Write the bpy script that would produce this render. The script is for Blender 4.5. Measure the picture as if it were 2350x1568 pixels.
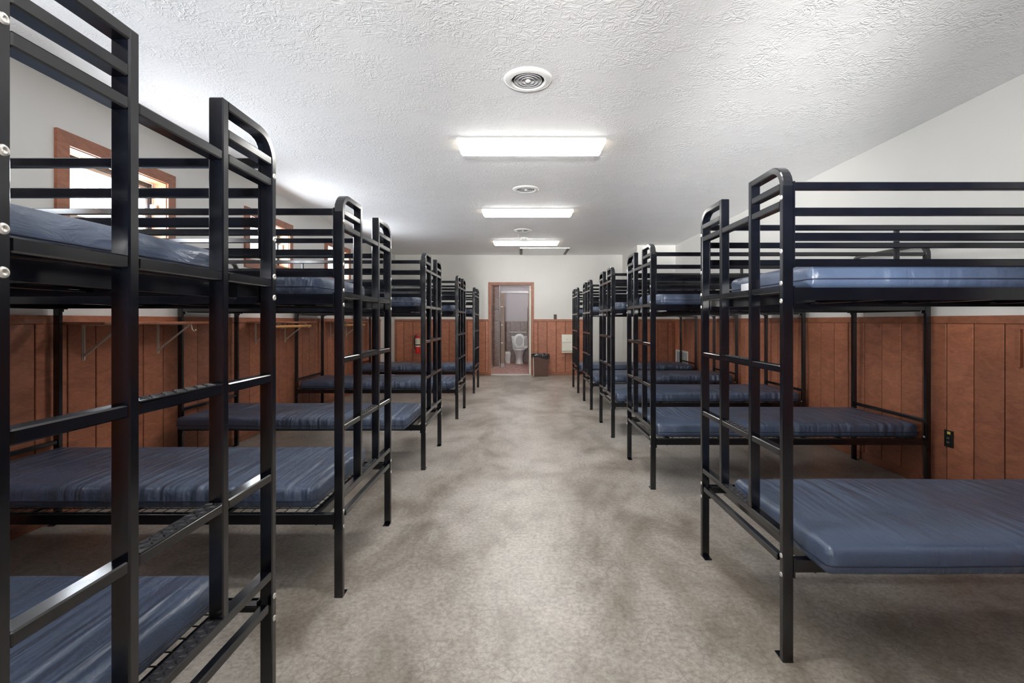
import bpy, math, random
from math import pi, sin, cos, radians
from mathutils import Vector, noise

C = bpy.context.scene
for o in list(bpy.data.objects):
    bpy.data.objects.remove(o, do_unlink=True)
COL = C.collection
random.seed(7)

# ------------------------------------------------------------------ dimensions
F = 1095.0                                   # focal length in px of a 2350 px wide frame
CAMZ = 1.222
XL, XR = -2.86, 3.01                         # side walls
YB, YE = -3.6, 10.73                         # wall behind the camera, end wall
ZC = 2.705                                   # ceiling
YJ, XJ = 9.36, 2.257                         # boxed-in corner at the far right

# ------------------------------------------------------------------ camera
cam = bpy.data.cameras.new('camera')
cam.sensor_width = 36.0
cam.sensor_fit = 'HORIZONTAL'
cam.lens = F / 2350 * 36
cam.shift_x = -(1198 - 1175) / 2350
cam.shift_y = -(784 - 736.5) / 2350
cam.clip_start = 0.02
camo = bpy.data.objects.new('camera', cam)
COL.objects.link(camo)
camo.location = (0, 0, CAMZ)
camo.rotation_euler = (pi / 2, 0, 0)
C.camera = camo

# ------------------------------------------------------------------ world, exposure
w = bpy.data.worlds.new('overcast_sky')
C.world = w
w.use_nodes = True
bg = w.node_tree.nodes['Background']
bg.inputs[0].default_value = (0.86, 0.93, 1.0, 1)
bg.inputs[1].default_value = 17.0
vs = C.view_settings
vs.view_transform = 'Standard'
vs.look = 'None'
vs.gamma = 1.0
vs.use_curve_mapping = False
vs.exposure = 1.12
LAMP = 14.0                                  # radiance of the ceiling diffusers
BATHLAMP = 11.0

# four fill spots added unseen behind the viewpoint to brighten the ceiling
for k, (yaw, elev, cone, watt) in enumerate(((-14, 8.3, 17.5, 600.0), (1, 8.8, 17.0, 850.0), (16, 8.3, 17.5, 2500.0), (8, 26.0, 80.0, 900.0))):
    fl = bpy.data.lights.new('ceiling_fill_spot', 'SPOT')
    fl.energy = watt
    fl.spot_size = radians(cone)
    fl.spot_blend = 1.0
    fl.shadow_soft_size = 0.22
    fl.color = (1.0, 0.99, 0.97)
    flo = bpy.data.objects.new('ceiling_fill_spot', fl)
    COL.objects.link(flo)
    flo.location = (0.1 - 0.3 * (k - 1), -3.35, 1.25)
    flo.rotation_euler = (radians(90 + elev), 0, radians(-yaw))
# ------------------------------------------------------------------ material helpers
class N:
    def __init__(s, name):
        s.m = bpy.data.materials.new(name)
        s.m.use_nodes = True
        s.t = s.m.node_tree
        s.b = s.t.nodes['Principled BSDF']
        s.out = s.t.nodes['Material Output']

    def n(s, kind, **kw):
        nd = s.t.nodes.new(kind)
        for k, v in kw.items():
            if k.startswith('i_'):
                key = k[2:]
                nd.inputs[int(key) if key.isdigit() else key.replace('_', ' ')].default_value = v
            else:
                setattr(nd, k, v)
        return nd

    def l(s, a, b):
        s.t.links.new(a, b)

    def coord(s, scale=(1, 1, 1), rot=(0, 0, 0), kind='Object'):
        tc = s.n('ShaderNodeTexCoord')
        mp = s.n('ShaderNodeMapping')
        mp.inputs['Scale'].default_value = scale
        mp.inputs['Rotation'].default_value = rot
        s.l(tc.outputs[kind], mp.inputs[0])
        return mp.outputs[0]

    def noise(s, co, scale, detail=4, rough=0.55, dist=0.0):
        nd = s.n('ShaderNodeTexNoise')
        nd.inputs['Scale'].default_value = scale
        nd.inputs['Detail'].default_value = detail
        nd.inputs['Roughness'].default_value = rough
        nd.inputs['Distortion'].default_value = dist
        if co is not None:
            s.l(co, nd.inputs['Vector'])
        return nd.outputs['Fac']

    def ramp(s, fac, stops):
        r = s.n('ShaderNodeValToRGB')
        e = r.color_ramp.elements
        while len(e) < len(stops):
            e.new(0.5)
        for k, (p, c) in enumerate(stops):
            e[k].position = p
            e[k].color = (*c, 1) if len(c) == 3 else c
        s.l(fac, r.inputs[0])
        return r.outputs[0]

    def mix(s, fac, a, b, mode='MIX'):
        m = s.n('ShaderNodeMix', data_type='RGBA', blend_type=mode)
        for sock, v in ((m.inputs[0], fac), (m.inputs[6], a), (m.inputs[7], b)):
            if hasattr(v, 'links'):
                s.l(v, sock)
            elif isinstance(v, (int, float)):
                sock.default_value = v
            else:
                sock.default_value = (*v, 1)
        return m.outputs[2]

    def math(s, op, a, b=None, clamp=False):
        m = s.n('ShaderNodeMath', operation=op, use_clamp=clamp)
        for sock, v in zip(m.inputs, (a, b)):
            if v is None:
                continue
            if hasattr(v, 'links'):
                s.l(v, sock)
            else:
                sock.default_value = v
        return m.outputs[0]

    def bump(s, height, strength, dist, prev=None):
        b = s.n('ShaderNodeBump')
        b.inputs['Strength'].default_value = strength
        b.inputs['Distance'].default_value = dist
        s.l(height, b.inputs['Height'])
        if prev is not None:
            s.l(prev, b.inputs['Normal'])
        s.l(b.outputs[0], s.b.inputs['Normal'])
        return b.outputs[0]

    def set(s, **kw):
        for k, v in kw.items():
            sock = s.b.inputs[k.replace('_', ' ')]
            if hasattr(v, 'links'):
                s.l(v, sock)
            elif isinstance(v, tuple) and len(v) == 3:
                sock.default_value = (*v, 1)
            else:
                sock.default_value = v
        return s


def plain(name, col, rough=0.5, metal=0.0, spec=0.5, grain=0.0):
    m = N(name)
    m.set(Base_Color=col, Roughness=rough, Metallic=metal, Specular_IOR_Level=spec)
    if grain:
        f = m.noise(m.coord(), grain, 3)
        m.set(Base_Color=m.ramp(f, [(0.3, tuple(c * 0.86 for c in col)), (0.7, tuple(min(1, c * 1.1) for c in col))]))
    return m.m


def emit(name, col, strength):
    m = N(name)
    e = m.n('ShaderNodeEmission')
    e.inputs[0].default_value = (*col, 1)
    e.inputs[1].default_value = strength
    m.l(e.outputs[0], m.out.inputs[0])
    return m.m


M = {}

# black gloss enamel on the bunk steel, blue sky reflection tinted into its colour
m = N('black_enamel')
co = m.coord()
f = m.noise(co, 9, 5, 0.6)
m.set(Base_Color=m.ramp(f, [(0.3, (0.0020, 0.0026, 0.0048)), (0.75, (0.0036, 0.0046, 0.0080))]),
      Roughness=m.ramp(m.noise(co, 14, 4), [(0.3, (0.13,) * 3), (0.75, (0.22,) * 3)]), Specular_IOR_Level=0.85)
M['steel'] = m.m
M['zinc'] = plain('zinc_bolt', (0.62, 0.60, 0.56), 0.35, 0.7)
M['wire'] = plain('black_wire', (0.012, 0.012, 0.013), 0.4)
M['tread'] = plain('black_tread', (0.02, 0.021, 0.026), 0.24)

# navy vinyl
def vinyl(name, rot, amp):
    m = N(name)
    co = m.coord((6.0, 0.55, 1.0), (0, 0, rot))
    wr = m.noise(co, 3.0, 2, 0.45, 0.3)
    mask = m.ramp(m.noise(m.coord(), 1.7, 2), [(0.36, (0, 0, 0)), (0.6, (1, 1, 1))])
    h = m.math('MULTIPLY', wr, mask)
    fine = m.noise(m.coord((3, 1.2, 3), (0, 0, 0.5)), 7, 4, 0.6, 0.6)
    h2 = m.math('ADD', h, m.math('MULTIPLY', fine, 0.14))
    m.set(Base_Color=m.ramp(m.noise(m.coord(), 3, 3), [(0.25, (0.048, 0.073, 0.132)), (0.8, (0.062, 0.092, 0.160))]),
          Roughness=m.ramp(m.noise(m.coord(), 5, 3), [(0.3, (0.36,) * 3), (0.7, (0.48,) * 3)]),
          Specular_IOR_Level=0.9)
    m.bump(h2, 1.0, amp)
    return m.m
M['vinyl_a'] = vinyl('navy_vinyl', 0.30, 0.030)
M['vinyl_b'] = vinyl('navy_vinyl_mirror', -0.10, 0.050)
M['seam'] = plain('dark_seam', (0.012, 0.02, 0.045), 0.5)
M['tag'] = plain('white_tag', (0.75, 0.77, 0.80), 0.6)

# stained concrete
m = N('stained_concrete')
co = m.coord()
big = m.noise(m.coord((1, 0.55, 1)), 1.15, 6, 0.62, 0.7)
mid = m.noise(m.coord((1, 0.7, 1)), 4.2, 8, 0.62, 0.25)
fine = m.noise(co, 48, 6, 0.75)
c1 = m.ramp(big, [(0.37, (0.230, 0.200, 0.168)), (0.50, (0.375, 0.347, 0.312)), (0.63, (0.440, 0.414, 0.382))])
c2 = m.ramp(mid, [(0.30, (0.55, 0.50, 0.45)), (0.48, (0.95, 0.94, 0.93)), (0.66, (1.20, 1.20, 1.20))])
c = m.mix(0.8, c1, c2, 'MULTIPLY')
c3 = m.ramp(fine, [(0.36, (0.60, 0.58, 0.56)), (0.60, (1.16, 1.16, 1.16))])
c = m.mix(0.8, c, c3, 'MULTIPLY')
wob = m.n('ShaderNodeVectorMath', operation='ADD')
nz = m.n('ShaderNodeTexNoise'); nz.inputs['Scale'].default_value = 9; nz.inputs['Detail'].default_value = 4
m.l(co, nz.inputs['Vector'])
sc = m.n('ShaderNodeVectorMath', operation='SCALE'); sc.inputs['Scale'].default_value = 0.035
m.l(nz.outputs['Color'], sc.inputs[0])
m.l(co, wob.inputs[0]); m.l(sc.outputs[0], wob.inputs[1])
vo = m.n('ShaderNodeTexVoronoi', feature='DISTANCE_TO_EDGE')
vo.inputs['Scale'].default_value = 21
m.l(wob.outputs[0], vo.inputs['Vector'])
crk = m.ramp(vo.outputs['Distance'], [(0.0, (1, 1, 1)), (0.05, (0, 0, 0))])
cm = m.ramp(m.noise(co, 2.3, 3), [(0.40, (0, 0, 0)), (0.62, (0.5, 0.5, 0.5))])
c = m.mix(m.math('MULTIPLY', crk, cm), c, (0.13, 0.105, 0.085))
m.set(Base_Color=c, Roughness=m.ramp(mid, [(0.3, (0.30,) * 3), (0.7, (0.38,) * 3)]), Specular_IOR_Level=0.5)
m.bump(m.noise(co, 5, 4), 0.15, 0.006, m.bump(fine, 0.12, 0.002))
M['concrete'] = m.m

# stomped / knock-down ceiling plaster
m = N('textured_ceiling')
co = m.coord()
a = m.noise(co, 19, 3, 0.5, 1.6)
ridge = m.math('SUBTRACT', 1.0, m.math('MULTIPLY', m.math('ABSOLUTE', m.math('SUBTRACT', a, 0.5)), 9.0), True)
patch = m.ramp(m.noise(co, 4.0, 3), [(0.40, (0.12,) * 3), (0.62, (1, 1, 1))])
h = m.math('MULTIPLY', ridge, patch)
h = m.math('ADD', h, m.math('MULTIPLY', m.noise(co, 75, 3), 0.35))
m.set(Base_Color=m.ramp(m.noise(co, 1.2, 3), [(0.3, (0.88, 0.88, 0.885)), (0.7, (0.91, 0.91, 0.915))]), Roughness=0.75, Specular_IOR_Level=0.3)
m.bump(h, 0.42, 0.006)
M['ceiling'] = m.m

m = N('white_wall_paint')
co = m.coord()
m.set(Base_Color=m.ramp(m.noise(co, 1.3, 3), [(0.3, (0.655, 0.645, 0.615)), (0.7, (0.69, 0.68, 0.65))]), Roughness=0.55, Specular_IOR_Level=0.4)
m.bump(m.noise(co, 180, 2), 0.08, 0.001)
M['paint'] = m.m


def wood(name, lo, hi, scale, rough, rot=(0, 0, 0), spec=0.5):
    m = N(name)
    oi = m.n('ShaderNodeObjectInfo')
    tc = m.n('ShaderNodeTexCoord')
    off = m.n('ShaderNodeVectorMath', operation='ADD')
    rv = m.n('ShaderNodeVectorMath', operation='SCALE')
    rv.inputs[0].default_value = (37.0, 21.0, 53.0)
    m.l(oi.outputs['Random'], rv.inputs['Scale'])
    m.l(tc.outputs['Object'], off.inputs[0]); m.l(rv.outputs[0], off.inputs[1])
    mp = m.n('ShaderNodeMapping'); mp.inputs['Scale'].default_value = scale; mp.inputs['Rotation'].default_value = rot
    m.l(off.outputs[0], mp.inputs[0])
    g = m.noise(mp.outputs[0], 6, 6, 0.62, 1.2)
    g2 = m.noise(mp.outputs[0], 34, 4, 0.7)
    col = m.ramp(g, [(0.28, lo), (0.72, hi)])
    col = m.mix(0.35, col, m.ramp(g2, [(0.3, (0.55, 0.52, 0.50)), (0.65, (1.15, 1.12, 1.1))]), 'MULTIPLY')
    v = m.n('ShaderNodeHueSaturation')
    m.l(col, v.inputs['Color'])
    m.l(m.math('ADD', 0.86, m.math('MULTIPLY', oi.outputs['Random'], 0.28)), v.inputs['Value'])
    m.set(Base_Color=v.outputs[0], Roughness=rough, Specular_IOR_Level=spec)
    m.bump(m.math('ADD', g, m.math('MULTIPLY', g2, 0.5)), 0.35, 0.003)
    return m.m
M['plank'] = wood('stained_plank', (0.305, 0.108, 0.056), (0.520, 0.195, 0.105), (1.0, 1.0, 2.6), 0.46, spec=0.55)
M['trim'] = wood('stained_trim', (0.225, 0.080, 0.040), (0.400, 0.150, 0.078), (0.9, 0.9, 2.0), 0.46, spec=0.55)
M['groove'] = plain('dark_groove', (0.025, 0.010, 0.007), 0.7)
M['lightwood'] = wood('pale_jamb_wood', (0.42, 0.22, 0.11), (0.58, 0.34, 0.19), (1, 1, 2.0), 0.4)
M['dowel'] = wood('pine_dowel', (0.52, 0.25, 0.08), (0.68, 0.36, 0.14), (1, 1, 1), 0.4)
M['bronze'] = plain('bronze_window_frame', (0.045, 0.040, 0.045), 0.4)
M['white'] = plain('white_enamel', (0.80, 0.80, 0.78), 0.35)
M['bracket'] = plain('beige_bracket', (0.55, 0.46, 0.37), 0.45)
M['grey'] = plain('grey_metal', (0.42, 0.42, 0.43), 0.4)
M['darkslot'] = plain('dark_slot', (0.09, 0.085, 0.08), 0.6)
M['throat'] = plain('dark_throat', (0.035, 0.034, 0.033), 0.6)
M['seatgrey'] = plain('grey_seat', (0.40, 0.39, 0.40), 0.25)
M['diffuser'] = emit('lit_diffuser', (1.0, 0.98, 0.94), LAMP)
M['endcap'] = emit('lit_diffuser_end', (1.0, 0.86, 0.66), LAMP * 0.12)
M['bathlamp'] = emit('lit_bath_lens', (1.0, 0.97, 0.97), BATHLAMP)
M['blackplastic'] = plain('black_plastic', (0.015, 0.014, 0.013), 0.35)
M['brownplastic'] = plain('brown_plastic', (0.085, 0.032, 0.016), 0.38, grain=12)
M['darkbrown'] = plain('dark_brown_plate', (0.055, 0.022, 0.013), 0.4)
M['bag'] = plain('black_bag', (0.012, 0.012, 0.014), 0.22)
M['cream'] = plain('cream_plastic', (0.72, 0.70, 0.60), 0.35)
M['red'] = plain('red_paint', (0.62, 0.012, 0.014), 0.3)
M['label'] = plain('cream_label', (0.68, 0.64, 0.50), 0.5)
M['yellow'] = plain('yellow_sticker', (0.75, 0.62, 0.12), 0.5)
M['brass'] = plain('brass_valve', (0.45, 0.33, 0.16), 0.35, 0.8)
M['porcelain'] = plain('porcelain', (0.78, 0.78, 0.79), 0.14)
M['lavender'] = plain('lavender_paint', (0.74, 0.70, 0.74), 0.5)
M['taupe'] = plain('taupe_laminate', (0.27, 0.19, 0.14), 0.4, grain=20)
M['soffit'] = plain('grey_soffit', (0.40, 0.39, 0.37), 0.8)
M['jamb'] = plain('cream_jamb', (0.76, 0.70, 0.62), 0.4)

m = N('brown_stone_tile')
co = m.coord()
oi = m.n('ShaderNodeObjectInfo')
f = m.noise(co, 14, 6, 0.7, 0.8)
c = m.ramp(f, [(0.3, (0.095, 0.050, 0.042)), (0.55, (0.20, 0.115, 0.095)), (0.75, (0.36, 0.25, 0.21))])
m.set(Base_Color=c, Roughness=0.3)
M['stone'] = m.m
M['grout'] = plain('pale_grout', (0.50, 0.43, 0.39), 0.8)
m = N('pink_mosaic')
co = m.coord()
vo = m.n('ShaderNodeTexVoronoi'); vo.inputs['Scale'].default_value = 24; vo.inputs['Randomness'].default_value = 0.25
m.l(co, vo.inputs['Vector'])
sep = m.n('ShaderNodeSeparateColor'); m.l(vo.outputs['Color'], sep.inputs[0])
m.set(Base_Color=m.ramp(sep.outputs[0], [(0.1, (0.34, 0.15, 0.13)), (0.5, (0.50, 0.27, 0.23)), (0.9, (0.62, 0.42, 0.37))]), Roughness=0.4)
M['mosaic'] = m.m

# window glass: clear pane with a weak mirror
m = N('clear_glass')
tr = m.n('ShaderNodeBsdfTransparent'); gl = m.n('ShaderNodeBsdfGlossy'); gl.inputs['Roughness'].default_value = 0.02
mx = m.n('ShaderNodeMixShader'); mx.inputs[0].default_value = 0.05
m.l(tr.outputs[0], mx.inputs[1]); m.l(gl.outputs[0], mx.inputs[2])
m.l(mx.outputs[0], m.out.inputs[0])
M['glass'] = m.m

# ------------------------------------------------------------------ mesh helpers
class MB:
    def __init__(s):
        s.v, s.f, s.mi, s.sm = [], [], [], []
        s.cur = 0

    def _add(s, vs, fs, smooth=False):
        o = len(s.v)
        s.v += [tuple(p) for p in vs]
        for f in fs:
            s.f.append([i + o for i in f])
            s.mi.append(s.cur)
            s.sm.append(smooth)

    def box(s, x0, x1, y0, y1, z0, z1):
        x0, x1 = min(x0, x1), max(x0, x1); y0, y1 = min(y0, y1), max(y0, y1); z0, z1 = min(z0, z1), max(z0, z1)
        v = [(x0, y0, z0), (x1, y0, z0), (x1, y1, z0), (x0, y1, z0), (x0, y0, z1), (x1, y0, z1), (x1, y1, z1), (x0, y1, z1)]
        s._add(v, [(3, 2, 1, 0), (4, 5, 6, 7), (0, 1, 5, 4), (1, 2, 6, 5), (2, 3, 7, 6), (3, 0, 4, 7)])
        return s

    def cbox(s, x0, x1, y0, y1, z0, z1, c=0.003):
        """box with every edge chamfered"""
        lo = (min(x0, x1), min(y0, y1), min(z0, z1)); hi = (max(x0, x1), max(y0, y1), max(z0, z1))
        c = min(c, 0.45 * min(hi[i] - lo[i] for i in range(3)))
        v, idx = [], {}
        for sx in (0, 1):
            for sy in (0, 1):
                for sz in (0, 1):
                    for ax in range(3):
                        p = []
                        for i, sgn in enumerate((sx, sy, sz)):
                            e = (lo, hi)[sgn][i]
                            p.append(e if i == ax else e + (c if sgn == 0 else -c))
                        idx[(sx, sy, sz, ax)] = len(v); v.append(p)
        f = []
        for ax in range(3):
            a, b = (ax + 1) % 3, (ax + 2) % 3
            for sg in (0, 1):
                q = []
                for (u, w_) in ((0, 0), (1, 0), (1, 1), (0, 1)):
                    k = [0, 0, 0]; k[ax] = sg; k[a] = u; k[b] = w_
                    q.append(idx[(*k, ax)])
                f.append(q if sg else q[::-1])
        for ax in range(3):                     # edges running along ax
            a, b = (ax + 1) % 3, (ax + 2) % 3
            for u in (0, 1):
                for w_ in (0, 1):
                    k0 = [0, 0, 0]; k0[a] = u; k0[b] = w_; k1 = list(k0); k1[ax] = 1
                    q = [idx[(*k0, a)], idx[(*k1, a)], idx[(*k1, b)], idx[(*k0, b)]]
                    f.append(q if (u == w_) else q[::-1])
        for sx in (0, 1):
            for sy in (0, 1):
                for sz in (0, 1):
                    q = [idx[(sx, sy, sz, 0)], idx[(sx, sy, sz, 1)], idx[(sx, sy, sz, 2)]]
                    f.append(q if (sx + sy + sz) % 2 else q[::-1])
        s._add(v, f)
        return s

    def sweep(s, path, wx, t, cx=0.0, c=0.003):
        """rectangular tube, wx wide in x and t thick, along a path of (y, z) points"""
        rings = []
        n = len(path)
        prof = [(-wx / 2, -t / 2 + c), (-wx / 2 + c, -t / 2), (wx / 2 - c, -t / 2), (wx / 2, -t / 2 + c),
                (wx / 2, t / 2 - c), (wx / 2 - c, t / 2), (-wx / 2 + c, t / 2), (-wx / 2, t / 2 - c)]
        vs, fs = [], []
        for i, (y, z) in enumerate(path):
            if i == 0: d = Vector((path[1][0] - y, path[1][1] - z))
            elif i == n - 1: d = Vector((y - path[i - 1][0], z - path[i - 1][1]))
            else:
                d = (Vector((y - path[i - 1][0], z - path[i - 1][1])).normalized() + Vector((path[i + 1][0] - y, path[i + 1][1] - z)).normalized())
            d.normalize()
            nrm = Vector((-d[1], d[0]))
            for (a, b) in prof:
                vs.append((cx + a, y + nrm[0] * b, z + nrm[1] * b))
        for i in range(n - 1):
            for k in range(8):
                a, b = i * 8 + k, i * 8 + (k + 1) % 8
                fs.append((a, b, b + 8, a + 8))
        fs.append(tuple(range(7, -1, -1))); fs.append(tuple((n - 1) * 8 + k for k in range(8)))
        s._add(vs, fs)
        return s

    def tube(s, pts, r, seg=10, smooth=True):
        """round tube through 3-D points"""
        P = [Vector(p) for p in pts]
        vs, fs = [], []
        up = None
        for i, p in enumerate(P):
            d = (P[min(i + 1, len(P) - 1)] - P[max(i - 1, 0)]).normalized()
            if up is None:
                up = Vector((0, 0, 1)) if abs(d.z) < 0.9 else Vector((1, 0, 0))
            a = d.cross(up).normalized(); b = a.cross(d).normalized(); up = b
            rr = r[i] if isinstance(r, (list, tuple)) else r
            for k in range(seg):
                t = 2 * pi * k / seg
                vs.append(p + a * cos(t) * rr + b * sin(t) * rr)
        for i in range(len(P) - 1):
            for k in range(seg):
                a, b = i * seg + k, i * seg + (k + 1) % seg
                fs.append((a, a + seg, b + seg, b))
        s._add(vs, fs, smooth)
        s._add([vs[k] for k in range(seg)], [tuple(range(seg))])
        s._add([vs[(len(P) - 1) * seg + k] for k in range(seg)], [tuple(range(seg - 1, -1, -1))])
        return s

    def lathe(s, prof, seg=32, cx=0, cy=0, sx=1.0, sy=1.0, smooth=True, axis='z', cz=0):
        vs, fs = [], []
        for (r, z) in prof:
            for k in range(seg):
                t = 2 * pi * k / seg
                a, b = r * cos(t) * sx, r * sin(t) * sy
                if axis == 'z': vs.append((cx + a, cy + b, cz + z))
                elif axis == 'x': vs.append((cx + z, cy + a, cz + b))
                else: vs.append((cx + a, cy + z, cz + b))
        for i in range(len(prof) - 1):
            for k in range(seg):
                a, b = i * seg + k, i * seg + (k + 1) % seg
                fs.append((a, b, b + seg, a + seg))
        s._add(vs, fs, smooth)
        if prof[0][0] > 1e-6: s._add([vs[k] for k in range(seg)], [tuple(range(seg - 1, -1, -1))])
        if prof[-1][0] > 1e-6: s._add([vs[(len(prof) - 1) * seg + k] for k in range(seg)], [tuple(range(seg))])
        return s

    def prism(s, poly, a0, a1, axis='x'):
        """polygon extruded along an axis: poly is in the other two coordinates"""
        n = len(poly)
        def P(p, a):
            return {'x': (a, p[0], p[1]), 'y': (p[0], a, p[1]), 'z': (p[0], p[1], a)}[axis]
        vs = [P(p, a0) for p in poly] + [P(p, a1) for p in poly]
        fs = [(k, (k + 1) % n, (k + 1) % n + n, k + n) for k in range(n)] + [tuple(range(n - 1, -1, -1)), tuple(range(n, 2 * n))]
        s._add(vs, fs)
        return s

    def frustum(s, b, t, z0, z1, cx=0, cy=0):
        """tapered box: b, t = (half x, half y)"""
        vs = [(cx - b[0], cy - b[1], z0), (cx + b[0], cy - b[1], z0), (cx + b[0], cy + b[1], z0), (cx - b[0], cy + b[1], z0),
              (cx - t[0], cy - t[1], z1), (cx + t[0], cy - t[1], z1), (cx + t[0], cy + t[1], z1), (cx - t[0], cy + t[1], z1)]
        s._add(vs, [(3, 2, 1, 0), (4, 5, 6, 7), (0, 1, 5, 4), (1, 2, 6, 5), (2, 3, 7, 6), (3, 0, 4, 7)])
        return s

    def mesh(s, name, mats):
        import bmesh
        me = bpy.data.meshes.new(name)
        me.from_pydata(s.v, [], s.f)
        mats = mats if isinstance(mats, (list, tuple)) else [mats]
        for m_ in mats: me.materials.append(m_)
        me.polygons.foreach_set('material_index', s.mi)
        me.polygons.foreach_set('use_smooth', s.sm)
        bm = bmesh.new(); bm.from_mesh(me)
        bmesh.ops.recalc_face_normals(bm, faces=bm.faces)
        bm.to_mesh(me); bm.free()
        me.update()
        return me

    def build(s, name, mats, parent=None, loc=(0, 0, 0), rot=(0, 0, 0)):
        return put(name, s.mesh(name, mats), parent, loc, rot)


def put(name, me, parent=None, loc=(0, 0, 0), rot=(0, 0, 0)):
    o = bpy.data.objects.new(name, me)
    COL.objects.link(o)
    o.parent = parent
    o.location = loc
    o.rotation_euler = rot
    return o


def tag(o, label, cat=None, group=None, kind=None):
    o['label'] = label
    if cat: o['category'] = cat
    if group: o['group'] = group
    if kind: o['kind'] = kind
    return o


def thing(name, label, cat, loc=(0, 0, 0), rz=0.0, group=None, kind=None):
    o = bpy.data.objects.new(name, None)
    o.empty_display_size = 0.1
    COL.objects.link(o)
    o.location = loc
    o.rotation_euler = (0, 0, rz)
    return tag(o, label, cat, group, kind)


def struct(name, mb, mat, label, cat):
    return tag(mb.build(name, mat), label, cat, kind='structure')


def copy_tree(o, parent=None):
    c = o.copy()
    COL.objects.link(c)
    c.parent = parent
    for ch in KIDS.get(o.name, []):
        copy_tree(ch, c)
    return c
KIDS = {}

# ------------------------------------------------------------------ setting: floor, ceiling, walls
WT = 0.15
struct('floor', MB().box(XL - WT, XR + WT, YB - WT, YE, -0.12, 0.0), M['concrete'],
       'mottled beige stained concrete floor with a worn shiny aisle', 'floor')
struct('ceiling', MB().box(XL - WT, XR + WT, YB - WT, YE + 0.12, ZC, ZC + 0.1), M['ceiling'],
       'white stomp textured plaster ceiling over the dormitory', 'ceiling')

WIN_Y = [(2.915, 3.915), (4.905, 5.925), (6.905, 7.915), (0.905, 1.915)]   # outer edges of the casings
WZ0, WZ1 = 1.78, 2.405
CAS = 0.083
# left wall with openings
wl = MB()
op = sorted((a + CAS - 0.012, b - CAS + 0.012) for a, b in WIN_Y)
zo0, zo1 = WZ0 + CAS - 0.012, WZ1 - CAS + 0.012
wl.box(XL - WT, XL, YB, YE + 0.12, 0, zo0).box(XL - WT, XL, YB, YE + 0.12, zo1, ZC)
ys = [YB] + [v for p in op for v in p] + [YE + 0.12]
for k in range(0, len(ys), 2):
    wl.box(XL - WT, XL, ys[k], ys[k + 1], zo0, zo1)
wall_left = struct('wall_left', wl, M['paint'], 'left wall, off-white above dark brown plank wainscot, three high windows', 'wall')
wall_right = struct('wall_right', MB().box(XR, XR + WT, YB, YE + 0.12, 0, ZC), M['paint'],
                    'right wall, off-white above glossy brown plank wainscot', 'wall')
wall_back = struct('wall_back', MB().box(XL - WT, XR + WT, YB - WT, YB, 0, ZC), M['darkbrown'], 'dark brown wall behind the viewpoint', 'wall')
DX0, DX1, DZ = -0.696, 0.206, 2.026                                # door opening
we = MB().box(XL, DX0 - 0.02, YE, YE + 0.12, 0, ZC).box(DX1 + 0.02, XR, YE, YE + 0.12, 0, ZC).box(DX0 - 0.02, DX1 + 0.02, YE, YE + 0.12, DZ + 0.02, ZC)
wall_end = struct('wall_end', we, M['paint'], 'far end wall with the doorway to the washroom', 'wall')
wall_corner = struct('wall_corner', MB().box(XJ, XR, YJ, YE, 0, ZC), M['paint'], 'boxed-in wall in the far right corner, white on its side', 'wall')

# wainscot: single planks over a dark groove backing, cap rail, baseboard
PZ0, PZ1, CAP = 0.065, 1.203, 1.256
PT = 0.012
def plank_mesh(w_, axis):
    h = PZ1 - PZ0
    b = MB()
    if axis == 'y': b.cbox(0, PT, -w_ / 2, w_ / 2, 0, h, 0.003)
    else: b.cbox(-w_ / 2, w_ / 2, 0, PT, 0, h, 0.003)
    return b.mesh('plank', M['plank'])

def planks_run(wall, edges, place, axis):
    """edges: groove positions; one plank between each pair, meshes shared between equal widths"""
    cache = {}
    for a, b in zip(edges[:-1], edges[1:]):
        w_ = round(b - a - 0.008, 3)
        if w_ < 0.02: continue
        if w_ not in cache: cache[w_] = plank_mesh(w_, axis)
        put('plank', cache[w_], wall, place((a + b) / 2))

def grid(a, b, first, step):
    k0 = math.ceil((a - first) / step)
    e = [a]
    x = first + k0 * step
    while x < b - 1e-3:
        if x - e[-1] > 0.03: e.append(x)
        x += step
    e.append(b)
    return e

G = 0.003
for wl_, x0_, x1_ in ((wall_left, XL, XL + 0.02), (wall_right, XR - 0.02, XR)):  # unseen panels added so the glossy bunk posts mirror something dark
    tag(MB().box(x0_, x1_, YB, 0.3, CAP, ZC).build('dark_reflection_panel', M['darkbrown'], wl_), 'dark brown panel added behind the viewpoint to darken reflections in the bunks')
tag(MB().box(XL, XL + G, YB, 9.60, PZ0, PZ1).build('groove_backing', M['groove'], wall_left), 'dark backing seen in the grooves')
tag(MB().box(XR - G, XR, YB, YJ, PZ0, PZ1).build('groove_backing', M['groove'], wall_right), 'dark backing seen in the grooves')
tag(MB().box(XL, -0.754, YE - G, YE, PZ0, PZ1).box(0.2665, 1.46, YE - G, YE, PZ0, PZ1).build('groove_backing', M['groove'], wall_end), 'dark backing seen in the grooves')
tag(MB().box(XJ, XR, YJ - G, YJ, PZ0, PZ1).build('groove_backing', M['groove'], wall_corner), 'dark backing seen in the grooves')
planks_run(wall_left, grid(YB, 9.60, 2.789, 0.1995), lambda y: (XL + G, y, PZ0), 'y')
planks_run(wall_right, grid(YB, YJ - 0.02, 3.165, 0.2025), lambda y: (XR - G - PT, y, PZ0), 'y')
planks_run(wall_end, grid(XL, -0.754, -2.656, 0.2040), lambda x: (x, YE - G - PT, PZ0), 'x')
planks_run(wall_end, grid(0.2665, 1.46, 0.360, 0.2045), lambda x: (x, YE - G - PT, PZ0), 'x')
planks_run(wall_corner, grid(XJ + 0.045, XR, 2.455, 0.2032), lambda x: (x, YJ - G - PT, PZ0), 'x')

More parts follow.
